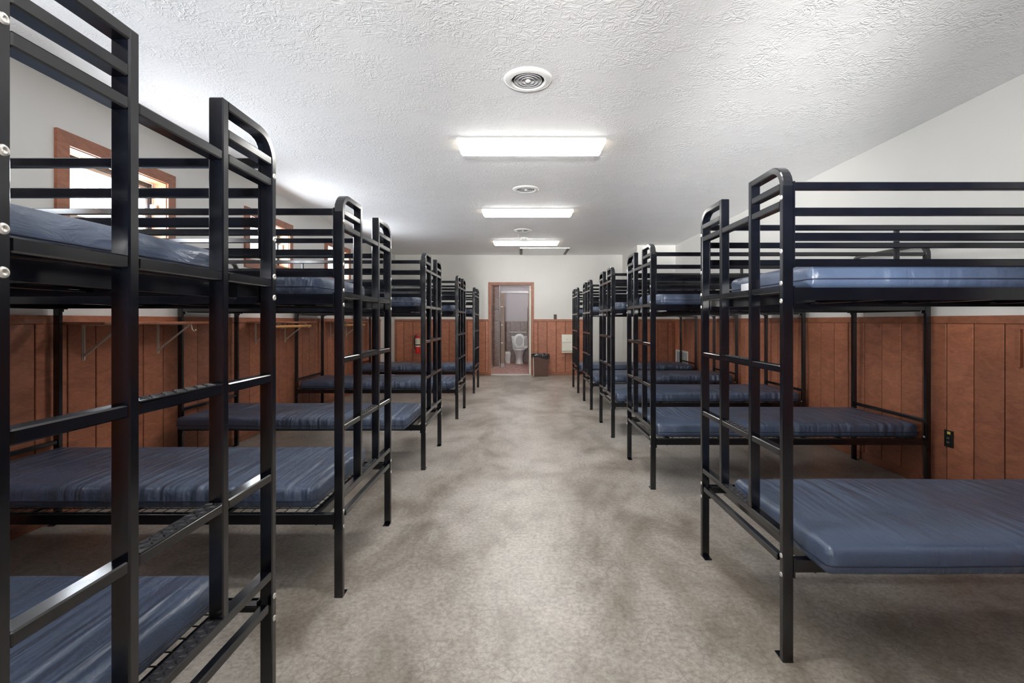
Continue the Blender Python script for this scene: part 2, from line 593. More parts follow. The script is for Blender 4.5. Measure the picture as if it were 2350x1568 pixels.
T = 0.022
def trim(name, boxes, label, cat='trim', mat='trim'):
    b = MB()
    for q in boxes: b.cbox(*q, 0.003)
    return struct(name, b, M[mat], label, cat)
trim('trim_1', [(XL, XL + T, YB, 9.60, PZ1, CAP)], 'brown cap rail along the left wall wainscot')
trim('trim_2', [(XR - T, XR, YB, YJ, PZ1, CAP)], 'brown cap rail along the right wall wainscot')
trim('trim_3', [(XL, -0.755, YE - T, YE, PZ1, CAP)], 'brown cap rail left of the washroom doorway')
trim('trim_4', [(0.267, 1.49, YE - T, YE, PZ1, CAP)], 'brown cap rail right of the washroom doorway')
trim('trim_5', [(XJ, XR - T, YJ - T, YJ, PZ1, CAP)], 'brown cap rail on the boxed-in corner')
trim('trim_6', [(XL, XL + 0.055, YE - T - 0.001, YE, 0, PZ1)], 'brown upright board in the far left corner')
trim('trim_7', [(XJ, XJ + 0.045, YJ - T, YJ, 0, PZ1)], 'brown upright edge board of the boxed-in corner')
trim('trim_8', [(XR - 0.075, XR - T + 0.002, YJ - T, YJ, 0, PZ1)], 'brown upright board where corner box meets right wall')
trim('trim_9', [(1.46, 1.49, YE - T, YE, 0, PZ1)], 'brown upright board ending the paneling right of the towel dispenser')
BT = 0.018
trim('baseboard_left', [(XL, XL + BT, YB, 9.60, 0, PZ0)], 'low brown baseboard of the left wall', 'baseboard')
trim('baseboard_right', [(XR - BT, XR, YB, YJ, 0, PZ0)], 'low brown baseboard of the right wall', 'baseboard')
trim('baseboard_end', [(XL + 0.055, -0.755, YE - BT, YE, 0, PZ0), (0.267, 1.46, YE - BT, YE, 0, PZ0)], 'low brown baseboard of the end wall', 'baseboard')
trim('baseboard_corner', [(XJ + 0.045, XR - 0.075, YJ - BT, YJ, 0, PZ0)], 'low brown baseboard of the boxed-in corner', 'baseboard')

# ------------------------------------------------------------------ windows
def window(idx, y0, y1, label):
    r = thing('window_%d' % idx, label, 'window', (XL, (y0 + y1) / 2, WZ0), 0, None, 'structure')
    hw, hh = (y1 - y0) / 2, WZ1 - WZ0
    t = 0.02
    iw, z0, z1 = hw - CAS, CAS, hh - CAS
    # mitred casing boards
    for (poly) in ([(-hw, 0), (-hw, hh), (-iw, z1), (-iw, z0)], [(hw, 0), (iw, z0), (iw, z1), (hw, hh)],
                   [(-hw, hh), (hw, hh), (iw, z1), (-iw, z1)], [(-hw, 0), (-iw, z0), (iw, z0), (hw, 0)]):
        c0 = (sum(p[0] for p in poly) / 4, sum(p[1] for p in poly) / 4)
        poly = [(c0[0] + (p[0] - c0[0]) * 0.998, c0[1] + (p[1] - c0[1]) * 0.998) for p in poly]
        MB().prism(poly, 0.0, t, 'x').build('casing_board', M['trim'], r)
    d = -0.105
    for b in ((d, 0.004, -iw - 0.012, -iw + 0.006, z0, z1), (d, 0.004, iw - 0.006, iw + 0.012, z0, z1),
              (d, 0.004, -iw, iw, z1 - 0.006, z1 + 0.012), (d, 0.004, -iw, iw, z0 - 0.012, z0 + 0.006)):
        MB().box(*b).build('jamb_board', M['lightwood'], r)
    fr = MB()
    a, fz0, fz1, fw = iw - 0.006, z0 + 0.006, z1 - 0.006, 0.032
    for b in ((-a, -a + fw, fz0, fz1), (a - fw, a, fz0, fz1), (-a + fw, a - fw, fz0, fz0 + fw), (-a + fw, a - fw, fz1 - fw, fz1)):
        fr.cbox(-0.145, -0.105, b[0], b[1], b[2], b[3], 0.003)
    fo = fr.build('window_frame', M['bronze'], r)
    sa = MB()
    b2, s0, s1, sw = a - fw, fz0 + fw, fz1 - fw, 0.028
    for b in ((-b2, -b2 + sw, s0, s1), (b2 - sw, b2, s0, s1), (-b2 + sw, b2 - sw, s0, s0 + sw), (-b2 + sw, b2 - sw, s1 - sw, s1)):
        sa.cbox(-0.138, -0.115, b[0], b[1], b[2], b[3], 0.003)
    so = sa.build('sash', M['grey'], r)
    MB().box(-0.129, -0.125, -b2 + sw, b2 - sw, s0 + sw, s1 - sw).build('pane', M['glass'], so)
    la = MB().cbox(-0.105, -0.06, iw - 0.035, iw - 0.007, 0.30, 0.37, 0.004)
    la.tube([(-0.075, iw - 0.035, 0.345), (-0.06, iw - 0.06, 0.35), (-0.05, iw - 0.062, 0.325)], 0.006, 8)
    tag(la.build('latch', M['white'], r), 'white locking handle on the sash')
window(1, *WIN_Y[0], 'nearest high window, dark wood casing, behind the closest left bunk')
window(2, *WIN_Y[1], 'middle high window in brown casing on the left wall')
window(3, *WIN_Y[2], 'farthest high window in brown casing on the left wall')
window(4, *WIN_Y[3], 'high window on the left wall just outside the picture')
for a, b in WIN_Y:                                                  # sampling portals for the daylight, give no light of their own
    pl = bpy.data.lights.new('window_portal', 'AREA')
    pl.shape = 'RECTANGLE'; pl.size = WZ1 - WZ0 - 2 * CAS; pl.size_y = b - a - 2 * CAS
    pl.cycles.is_portal = True
    po = bpy.data.objects.new('window_portal', pl)
    COL.objects.link(po)
    po.location = (XL - WT - 0.002, (a + b) / 2, (WZ0 + WZ1) / 2)
    po.rotation_euler = (0, -pi / 2, 0)
struct('trim_10', MB().box(XL - WT - 0.40, XL - WT, YB, YE, 2.56, 2.62).box(XL - WT - 0.42, XL - WT - 0.40, YB, YE, 2.52, 2.64), M['soffit'],
       'grey roof soffit outside above the windows', 'soffit')

# ------------------------------------------------------------------ doorway and washroom
d = thing('door_1', 'open doorway with brown casing in the end wall', 'doorway', ((DX0 + DX1) / 2, YE, 0), 0, None, 'structure')
hw = (DX1 - DX0) / 2
MB().cbox(-hw - 0.060, -hw, -0.024, 0, 0, DZ, 0.003).build('casing_board', M['trim'], d)
MB().cbox(hw, hw + 0.060, -0.024, 0, 0, DZ, 0.003).build('casing_board', M['trim'], d)
MB().cbox(-hw - 0.060, hw + 0.060, -0.024, 0, DZ, DZ + 0.062, 0.003).build('casing_board', M['trim'], d)
for b in ((-hw - 0.02, -hw, 0, 0.12, 0, DZ + 0.02), (hw, hw + 0.02, 0, 0.12, 0, DZ + 0.02), (-hw, hw, 0, 0.12, DZ, DZ + 0.02)):
    MB().box(*b).build('jamb_board', M['jamb'], d)
tag(MB().cbox(-hw, hw, -0.015, 0.13, 0, 0.012, 0.003).build('threshold', M['white'], d), 'pale stone threshold')
leaf = MB().cbox(hw - 0.040, hw - 0.002, 0.125, 0.98, 0.015, DZ - 0.01, 0.003).build('door_leaf', M['jamb'], d)
tag(leaf, 'cream door leaf standing open into the washroom')
for z in (0.2, 1.0, 1.8):
    MB().cbox(hw - 0.046, hw - 0.036, 0.10, 0.165, z, z + 0.09, 0.002).build('hinge', M['grey'], leaf)

BY0, BY1, BXL, BXR, BZ = YE + 0.12, 14.16, -0.765, 0.62, 2.62
struct('floor_washroom', MB().box(-1.7, 1.0, YE, BY1 + 0.1, -0.12, 0.0), M['mosaic'], 'pink mosaic floor of the washroom', 'floor')
struct('ceiling_washroom', MB().box(-1.7, 1.0, BY0, BY1 + 0.1, BZ, BZ + 0.1), M['white'], 'white washroom ceiling', 'ceiling')
wb = struct('wall_washroom_back', MB().box(-1.7, 1.0, BY1, BY1 + 0.1, 0, BZ), M['lavender'], 'washroom back wall, lavender above brown tile', 'wall')
wv = struct('wall_washroom_left', MB().box(-1.7, BXL, BY0, 12.53, 0, BZ).box(-1.7, -0.60, 12.53, 12.66, 0, BZ).box(-1.75, -1.7, 12.66, BY1, 0, BZ), M['grout'],
            'tiled washroom wall left of the doorway', 'wall')
struct('wall_washroom_right', MB().box(BXR, BXR + 0.1, BY0, BY1, 0, BZ), M['lavender'], 'lavender washroom wall on the right', 'wall')
TS, TG = 0.300, 0.006
tme = MB().cbox(-TS / 2 + TG / 2, TS / 2 - TG / 2, -0.008, 0, TG / 2, TS - TG / 2, 0.003).mesh('tile', M['stone'])
tag(MB().box(-1.7, BXR, BY1 - 0.003, BY1, 0, 1.20).build('grout_bed', M['grout'], wb), 'pale grout between the tiles')
for r_ in range(4):
    for k in range(-4, 4):
        x = -0.195 + k * TS
        if -1.6 < x < 0.5: put('tile', tme, wb, (x, BY1 - 0.003, r_ * TS))
nm = MB().cbox(-0.0775, 0.0775, -0.008, 0, TG / 2, TS - TG / 2, 0.003).mesh('tile', M['stone'])
for r_ in range(8):
    put('tile', nm, wv, (-0.6825, 12.53, r_ * TS + 0.02))
ne = MB().cbox(0, 0.008, -TS / 2 + TG / 2, TS / 2 - TG / 2, TG / 2, TS - TG / 2, 0.003).mesh('tile', M['stone'])
for r_ in range(8):
    for k in range(4):
        put('tile', ne, wv, (BXL, 12.37 - k * TS, r_ * TS + 0.1))
tag(MB().cbox(-0.603, -0.585, 12.515, 12.665, 0, BZ, 0.003).build('edge_strip', M['grey'], wv), 'metal edge strip at the tile corner')

st = thing('toilet_stall', 'taupe toilet stall partition framing the toilet in the washroom', 'partition', (-0.51, 12.57, 0))
MB().cbox(-0.052, 0.048, -0.013, 0.013, 0.10, 1.95, 0.003).build('pilaster', M['taupe'], st)
MB().cbox(-0.055, 0.051, -0.016, 0.016, 0.0, 0.10, 0.003).build('shoe', M['grey'], st)
for z in (0.63, 1.10, 1.58):
    MB().cbox(-0.045, 0.01, -0.022, -0.013, z, z + 0.024, 0.002).build('hinge', M['white'], st)
MB().cbox(-0.052, 0.70, -0.016, 0.016, 1.95, 2.00, 0.003).build('head_rail', M['grey'], st)
MB().cbox(0.668, 0.70, -0.013, 0.013, 0.0, 1.95, 0.003).build('pilaster', M['taupe'], st)
sp = thing('stall_panel', 'taupe side panel of the stall, right of the toilet', 'partition', (0.172, 13.37, 0.25))
MB().cbox(-0.012, 0.012, -0.78, 0.78, 0, 1.35, 0.003).build('panel', M['taupe'], sp)
for z in (0.15, 1.15): MB().cbox(-0.018, 0.018, 0.755, 0.785, z, z + 0.05, 0.002).build('wall_clip', M['grey'], sp)
MB().cbox(0.02, 0.045, 0.02, 0.62, 0.25, 1.60, 0.003).build('stall_door', M['taupe'], st)

to = thing('toilet', 'white toilet with raised seat seen through the doorway', 'toilet', (-0.078, 13.50, 0))
MB().lathe([(0.120, 0), (0.124, 0.01), (0.112, 0.04), (0.104, 0.14), (0.110, 0.22), (0.138, 0.30), (0.166, 0.36), (0.172, 0.385)], 28, 0, 0.08, 1.0, 1.25).build('pedestal_bowl', M['porcelain'], to)
MB().lathe([(0.115, 0.375), (0.150, 0.385), (0.176, 0.385), (0.180, 0.400), (0.174, 0.415), (0.128, 0.415), (0.115, 0.395), (0.115, 0.375)], 32, 0, 0.08, 1.0, 1.25).build('rim', M['porcelain'], to)
MB().cbox(-0.11, 0.11, 0.22, 0.50, 0.10, 0.385, 0.02).build('rear_trap', M['porcelain'], to)
tk = MB().frustum((0.19, 0.085), (0.225, 0.095), 0.40, 0.74, 0, 0.53).build('tank', M['porcelain'], to)
MB().cbox(-0.235, 0.235, 0.425, 0.64, 0.74, 0.775, 0.008).build('tank_lid', M['porcelain'], to)
MB().cbox(-0.21, -0.15, 0.425, 0.445, 0.675, 0.69, 0.003).build('flush_lever', M['grey'], tk)
def oval(rx, rz, z_c, y, t, inner=None):
    b = MB(); seg = 32
    def ring(kx, kz, yy): return [(kx * sin(2 * pi * k / seg), yy, z_c + kz * cos(2 * pi * k / seg) * (1.0)) for k in range(seg)]
    if inner is None:
        v = ring(rx, rz, y) + ring(rx, rz, y + t)
        f = [(k, (k + 1) % seg, (k + 1) % seg + seg, k + seg) for k in range(seg)] + [tuple(range(seg)), tuple(range(2 * seg - 1, seg - 1, -1))]
    else:
        ix, iz = inner
        v = ring(rx, rz, y) + ring(rx, rz, y + t) + ring(ix, iz, y) + ring(ix, iz, y + t)
        f = []
        for k in range(seg):
            n_ = (k + 1) % seg
            f += [(k, n_, n_ + seg, k + seg), (k + 2 * seg, k + 3 * seg, n_ + 3 * seg, n_ + 2 * seg), (k, k + 2 * seg, n_ + 2 * seg, n_), (k + seg, n_ + seg, n_ + 3 * seg, k + 3 * seg)]
    b._add(v, f)
    return b
oval(0.178, 0.215, 0.635, 0.400, 0.020).build('lid', M['seatgrey'], to)
oval(0.176, 0.212, 0.635, 0.378, 0.020, (0.105, 0.150)).build('seat', M['porcelain'], to)
gb = thing('grab_bar', 'chrome grab bar on the tiles behind the toilet', 'rail', (-0.12, BY1 - 0.011, 0.885))
MB().tube([(-0.25, -0.05, 0), (0.25, -0.05, 0)], 0.016, 12).build('bar', M['zinc'], gb)
for x in (-0.24, 0.24): MB().tube([(x, 0, 0), (x, -0.05, 0)], 0.014, 10).build('bar_end', M['zinc'], gb)
bn = thing('waste_bin', 'small white swing-top bin beside the toilet', 'bin', (-0.415, 13.80, 0))
MB().frustum((0.070, 0.07), (0.088, 0.088), 0, 0.245).build('bin_body', M['white'], bn)
MB().frustum((0.095, 0.095), (0.095, 0.095), 0.245, 0.275).frustum((0.090, 0.09), (0.070, 0.07), 0.275, 0.335).build('bin_lid', M['white'], bn)
tp = thing('paper_dispenser', 'grey toilet paper dispenser on the stall panel beside the toilet', 'dispenser', (0.159, 13.0, 0.55))
MB().cbox(-0.10, 0, -0.07, 0.07, 0, 0.20, 0.01).build('dispenser_case', M['grey'], tp)
MB().lathe([(0.055, -0.05), (0.055, 0.05)], 20, -0.055, 0, axis='y', cz=-0.02).build('paper_roll', M['white'], tp)
bl = thing('bath_light', 'lit ceiling lamp inside the washroom', 'lamp', (0.0, 12.3, BZ))
MB().cbox(-0.32, 0.32, -0.17, 0.17, -0.02, 0, 0.004).build('lamp_base', M['white'], bl)
MB().cbox(-0.30, 0.30, -0.15, 0.15, -0.08, -0.02, 0.01).build('lamp_lens', M['bathlamp'], bl)

# ------------------------------------------------------------------ ceiling fixtures
LX, LZ = 0.075, ZC
def ceiling_light(y, label, group='fluorescent ceiling lights down the aisle'):
    r = thing('ceiling_light', label, 'light', (LX, y, LZ), 0, group)
    return r
lt0 = None
for y, lab in ((4.02, 'nearest fluorescent ceiling light, largest, cream tinted at its ends'), (6.46, 'middle fluorescent ceiling light over the aisle'),
               (8.93, 'farthest fluorescent ceiling light, smallest, near the ceiling grille'),
               (1.57, 'fluorescent ceiling light overhead near the viewpoint')):
    if lt0 is None:
        lt0 = ceiling_light(y, lab)
        hl = 0.61
        KIDS[lt0.name] = []
        KIDS[lt0.name].append(MB().cbox(-hl + 0.004, hl - 0.004, -0.150, 0.150, -0.017, 0, 0.002).cbox(-hl + 0.004, hl - 0.004, -0.150, -0.144, -0.026, -0.017, 0.001).cbox(-hl + 0.004, hl - 0.004, 0.144, 0.150, -0.026, -0.017, 0.001).build('housing', M['white'], lt0))
        prof = [(-0.124, -0.019), (-0.124, -0.027), (-0.098, -0.060), (0.098, -0.060), (0.124, -0.027), (0.124, -0.019)]
        di = MB().prism([(p[0], p[1]) for p in prof], -hl + 0.035, hl - 0.035, 'x').build('diffuser', M['diffuser'], lt0)
        KIDS[lt0.name].append(di)
        for s_ in (-1, 1):
            b = MB()
            inner = [(s_ * (hl - 0.035), p[0], p[1]) for p in prof]
            outer = [(s_ * (hl - (0.0 if p[1] > -0.03 else 0.024)), p[0] * 1.01, p[1]) for p in prof]
            n_ = len(prof)
            b._add(inner + outer, [(k, (k + 1) % n_, (k + 1) % n_ + n_, k + n_) for k in range(n_)] + [tuple(range(n_, 2 * n_))])
            KIDS[lt0.name].append(b.build('end_cap', M['endcap'], lt0))
    else:
        c = copy_tree(lt0)
        c.location = (LX, y, LZ)
        c['label'] = lab

v0 = None
for x, y, lab in ((0.037, 2.93, 'nearest round ceiling air vent, largest, with concentric rings'), (0.044, 5.37, 'middle round ceiling air vent between the first and second lights'),
                  (0.012, 7.81, 'farthest round ceiling air vent, smallest, between the second and third lights')):
    if v0 is None:
        v0 = thing('ceiling_vent', lab, 'vent', (x, y, ZC), 0, 'round air vents down the ceiling')
        K = KIDS[v0.name] = []
        K.append(MB().lathe([(0.149, 0), (0.147, -0.005), (0.137, -0.010), (0.113, -0.016), (0.103, -0.014), (0.099, -0.004), (0.099, 0)], 48).build('flange', M['white'], v0))
        K.append(MB().lathe([(0.098, -0.0012), (0.0, -0.0012)], 40).build('throat', M['throat'], v0))  # flat disc, its dark colour stands in for shade inside the recess
        for r0 in (0.080, 0.058, 0.036):
            K.append(MB().lathe([(r0, -0.002), (r0 + 0.004, -0.0125), (r0 + 0.0065, -0.0125), (r0 + 0.0025, -0.002)], 40).build('louvre_ring', M['grey'], v0))
        K.append(MB().lathe([(0.010, -0.002), (0.018, -0.012), (0.012, -0.017), (0.0, -0.018)], 24).build('hub', M['white'], v0))
        K.append(MB().cbox(0.030, 0.095, -0.0015, 0.0015, -0.008, -0.003, 0.0005).build('damper_lever', M['grey'], v0))
        for o_ in K[-1:]:
            o_.rotation_euler = (0, 0, 0.9)
    else:
        c = copy_tree(v0); c.location = (x, y, ZC); c['label'] = lab

sd = thing('smoke_detector', 'small white smoke detector on the ceiling before the farthest light', 'detector', (0.035, 8.50, ZC))
MB().lathe([(0.068, 0), (0.068, -0.012), (0.060, -0.020)], 28).build('base', M['white'], sd)
MB().lathe([(0.056, -0.020), (0.052, -0.036), (0.030, -0.042), (0.0, -0.042)], 28).build('sensor_cover', M['white'], sd)

gr = thing('ceiling_grille', 'rectangular white return air grille on the ceiling above the doorway', 'grille', (0.46, 10.09, ZC))
gw, gd = 0.505, 0.45
f_ = MB()
for b in ((-gw, gw, -gd, -gd + 0.05), (-gw, gw, gd - 0.05, gd), (-gw, -gw + 0.05, -gd + 0.05, gd - 0.05), (gw - 0.05, gw, -gd + 0.05, gd - 0.05)):
    f_.cbox(b[0], b[1], b[2], b[3], -0.022, 0, 0.003)
f_.build('frame', M['white'], gr)
MB().box(-gw + 0.05, gw - 0.05, -gd + 0.05, gd - 0.05, -0.003, 0).build('backing', M['darkslot'], gr)
tag(MB().box(-gw - 0.002, -gw + 0.05, -gd + 0.02, gd - 0.02, -0.025, -0.0225).build('side_slot', M['darkslot'], gr), 'dark slot on the left')
tag(MB().box(gw - 0.06, gw + 0.002, -gd + 0.02, gd - 0.02, -0.025, -0.0225).build('side_slot', M['darkslot'], gr), 'dark slot on the right')
sl = MB()
sl.prism([(-0.018, -0.003), (0.014, -0.020), (0.018, -0.018), (-0.014, -0.001)], -gw + 0.055, gw - 0.055, 'x')
slm = sl.mesh('louvre', M['white'])
for k in range(16):
    put('louvre', slm, gr, (0, -gd + 0.075 + k * 0.050, -0.001))

# ------------------------------------------------------------------ bunk bed
LB, BW, HB = 2.03, 0.79, 1.792
px, pt = 0.038, 0.025                        # tube section
y0 = BW / 2 - pt / 2
UY = 0.1445
def arc(yc, zc, r, a0, a1, n=7):
    return [(yc + r * cos(a0 + (a1 - a0) * k / n), zc + r * sin(a0 + (a1 - a0) * k / n)) for k in range(n + 1)]
bolt_me = MB().lathe([(0.0045, -0.010), (0.0086, 0.0), (0.0086, 0.0016), (0.0060, 0.0032), (0.0034, 0.0034), (0.0030, 0.0022), (0.0, 0.0022)], 14, axis='x').mesh('bolt', M['zinc'])
foot_me = MB().cbox(-0.019, 0.019, -0.048, 0.0125, 0.0, 0.005, 0.0015).mesh('foot_plate', M['steel'])

RC = 0.075
def make_bunk():
    r = thing('bunk_bed', '', 'bunk bed', (0, 0, 0), 0, 'black steel bunk beds along the aisle')
    K = KIDS[r.name] = []
    def part(name, mb, mat='steel'):
        o = mb.build(name, M[mat], r); K.append(o); return o
    zt = HB - pt / 2
    # aisle end: two bent posts
    for s in (-1, 1):
        path = [(y0, 0.0), (y0, zt - RC)] + arc(y0 - RC, zt - RC, RC, 0, pi / 2)[1:] + [(UY + pt / 2, zt)]
        path = [(s * a, b) for a, b in path]
        p = part('post', MB().sweep(path, px, pt, px / 2))
        KP = KIDS[p.name] = []
        f = put('foot_plate', foot_me, p, (px / 2, s * y0, 0.0), (0, 0, 0 if s > 0 else pi)); KP.append(f)
        for z in (1.665, 1.472, 1.357, 1.293, 0.378, 0.310):
            KP.append(put('bolt', bolt_me, p, (0.0, s * y0, z), (0, 0, pi)))
        part('ladder_upright', MB().cbox(0, px, s * UY - pt / 2, s * UY + pt / 2, 0.4595, HB, 0.003))
        part('short_rail', MB().cbox(0.001, px - 0.001, s * (UY + pt / 2), s * (y0 - pt / 2), 1.695, 1.720, 0.003))
    for z in (1.644, 1.3365, 1.047, 0.7445, 0.447):
        b = MB()
        if z < 0.46:
            b.cbox(0.001, px - 0.001, -y0 + pt / 2, y0 - pt / 2, z - 0.0125, z + 0.0125, 0.003)
        else:
            for a, c in ((-y0 + pt / 2, -UY - pt / 2), (-UY + pt / 2, UY - pt / 2), (UY + pt / 2, y0 - pt / 2)):
                b.cbox(0.001, px - 0.001, a, c, z - 0.0125, z + 0.0125, 0.003)
        rg = part('rung', b)
        if z < 1.1:
            # tread plate with raised diamonds
            t = MB(); zz = z + 0.0125
            t.box(0.0, px, -UY + pt / 2 + 0.001, UY - pt / 2 - 0.001, zz, zz + 0.003)
            k = 0
            yy = -UY + pt / 2 + 0.014
            while yy < UY - pt / 2 - 0.010:
                for c, xx in enumerate((0.0100, 0.0280)):
                    an = radians(45) if (k + c) % 2 else radians(-45)
                    L_, W_ = 0.0105, 0.0026
                    dx, dy = cos(an), sin(an)
                    q = [(xx + dx * L_, yy + dy * L_, zz + 0.003), (xx - dy * W_, yy + dx * W_, zz + 0.003), (xx - dx * L_, yy - dy * L_, zz + 0.003),
                         (xx + dy * W_, yy - dx * W_, zz + 0.003), (xx + dx * L_ * 0.6, yy + dy * L_ * 0.6, zz + 0.0055), (xx - dx * L_ * 0.6, yy - dy * L_ * 0.6, zz + 0.0055)]
                    t._add(q, [(0, 1, 4), (1, 5, 4), (1, 2, 5), (2, 3, 5), (3, 4, 5), (3, 0, 4)])
                yy += 0.0172; k += 1
            td = t.build('tread_plate', M['tread'], rg)
            KIDS[rg.name] = [td]
    # end tube low down
    part('end_tube', MB().cbox(0.0, 0.025, -y0 + 0.030, y0 - 0.030, 0.345, 0.370, 0.003))
    # wall end: one bent hoop
    xw = LB - px / 2
    path = [(-y0, 0.0), (-y0, zt - RC)] + arc(-y0 + RC, zt - RC, RC, pi, pi / 2)[1:] + arc(y0 - RC, zt - RC, RC, pi / 2, 0) + [(y0, 0.0)]
    h = part('wall_end_hoop', MB().sweep(path, px, pt, xw))
    KP = KIDS[h.name] = []
    for s in (-1, 1):
        KP.append(put('foot_plate', foot_me, h, (xw, s * y0, 0.0), (0, 0, 0 if s > 0 else pi)))
        for z in (1.665, 1.357, 1.290, 0.378, 0.310):
            KP.append(put('bolt', bolt_me, h, (LB - px, s * (y0 - 0.0045), z), (0, 0, pi)))
    for z in (1.462, 0.493):
        part('mattress_stop', MB().cbox(xw - 0.012, xw + 0.012, -y0 + pt / 2, y0 - pt / 2, z - 0.0125, z + 0.0125, 0.003))
    # bed frames
    for z0, z1 in ((1.296, 1.341), (0.322, 0.367)):
        for s in (-1, 1):
            b = MB().cbox(px, LB - px, s * (BW / 2 - 0.006), s * (BW / 2 - 0.001), z0, z1, 0.001)
            b.cbox(px, LB - px, s * (BW / 2 - 0.040), s * (BW / 2 - 0.006), z1 - 0.009, z1 - 0.004, 0.001)
            sr = part('side_rail', b)
            KIDS[sr.name] = []
            for x in (px, LB - px - 0.006):
                KIDS[sr.name].append(MB().cbox(x, x + 0.006, s * (BW / 2 - 0.032), s * (BW / 2 + 0.001), z0 - 0.02, z1 + 0.006, 0.001).build('end_bracket', M['steel'], sr))
        for x in (0.118, LB - 0.075):
            b = MB().cbox(x, x + 0.005, -BW / 2 + 0.007, BW / 2 - 0.007, z0 - 0.006, z1 - 0.010, 0.001)
            b.cbox(x, x + 0.035, -BW / 2 + 0.041, BW / 2 - 0.041, z1 - 0.009, z1 - 0.0045, 0.001)
            part('end_angle', b)
        for x in (0.55, 1.0, 1.45):
            part('cross_slat', MB().cbox(x, x + 0.035, -BW / 2 + 0.041, BW / 2 - 0.041, z0 + 0.012, z0 + 0.018, 0.001))
        b = MB()
        n = 37
        for k in range(n + 1):
            x = 0.125 + k * (LB - 0.20 - 0.0) / n
            b.box(x - 0.0016, x + 0.0016, -BW / 2 + 0.02, BW / 2 - 0.02, z1 - 0.004, z1 - 0.001)
        for k in range(15):
            y = -BW / 2 + 0.03 + k * (BW - 0.06) / 14
            b.box(0.12, LB - 0.07, y - 0.0016, y + 0.0016, z1 - 0.006, z1 - 0.003)
        wm = part('wire_mesh', b, 'wire')
        wm['kind'] = 'stuff'
    # guard rails on both long sides
    for s in (-1, 1):
        for z in (1.7055, 1.6135, 1.5235, 1.4295):
            part('guard_rail', MB().cbox(px + 0.006, LB - px - 0.006, s * (y0 - 0.0105), s * (y0 + 0.0105), z - 0.014, z + 0.014, 0.003))
        for x in (px, LB - px - 0.006):
            part('guard_end_plate', MB().cbox(x, x + 0.006, s * (y0 - 0.012), s * (y0 + 0.012), 1.412, 1.722, 0.001))
        b = MB()
        for a, c in ((1.4435, 1.5095), (1.5375, 1.5995), (1.6275, 1.6915)):
            b.cbox(LB / 2 - 0.011, LB / 2 + 0.011, s * (y0 - 0.009), s * (y0 + 0.009), a, c, 0.002)
        part('guard_strut', b)
    return r

bunk0 = make_bunk()
XA_R, XA_L = 0.932, -0.791
RB = [(XA_R, 1.703), (XA_R, 3.453), (XA_R, 4.976), (XA_R, 6.533), (XA_R, 8.061)]
LBD = [(-0.760, 0.686), (XA_L, 2.103), (XA_L, 3.906), (XA_L, 5.919), (XA_L, 8.014)]
ORD = ['first', 'second', 'third', 'fourth', 'fifth']
BL = {('R', 0): 'black steel bunk nearest on the right, cut off by the right picture edge',
      ('R', 1): 'black steel bunk second from the front in the right row',
      ('R', 2): 'black steel bunk third from the front in the right row',
      ('R', 3): 'black steel bunk fourth from the front in the right row',
      ('R', 4): 'black steel bunk farthest in the right row, before the towel dispenser',
      ('L', 0): 'black steel bunk nearest on the left, cut off by the left picture edge',
      ('L', 1): 'black steel bunk second from the front in the left row',
      ('L', 2): 'black steel bunk third from the front in the left row',
      ('L', 3): 'black steel bunk fourth from the front in the left row',
      ('L', 4): 'black steel bunk farthest in the left row, nearest the doorway'}
first = True
for side, lst in (('L', LBD), ('R', RB)):
    for i, (x, y) in enumerate(lst):
        o = bunk0 if first else copy_tree(bunk0)
        first = False
        o.location = (x, y + BW / 2, 0)
        o.rotation_euler = (0, 0, 0 if side == 'R' else pi)
        o['label'] = BL[(side, i)]

# ------------------------------------------------------------------ mattresses
def side_disp(p, nrm, a, b, s_):
    u = p.x if abs(nrm.y) > abs(nrm.x) else p.y
    k_ = 0.0035 * noise.noise(Vector((u * 14 + s_, p.z * 9, s_ * 2))) + 0.006 * noise.noise(Vector((u * 2.4, s_, p.z * 4)))
    cd = math.hypot(a - abs(p.x), b - abs(p.y))
    if cd < 0.10:
        k_ -= 0.012 * abs(noise.noise(Vector((u * 40, p.z * 40, s_)))) * (1 - cd / 0.10)
    return k_

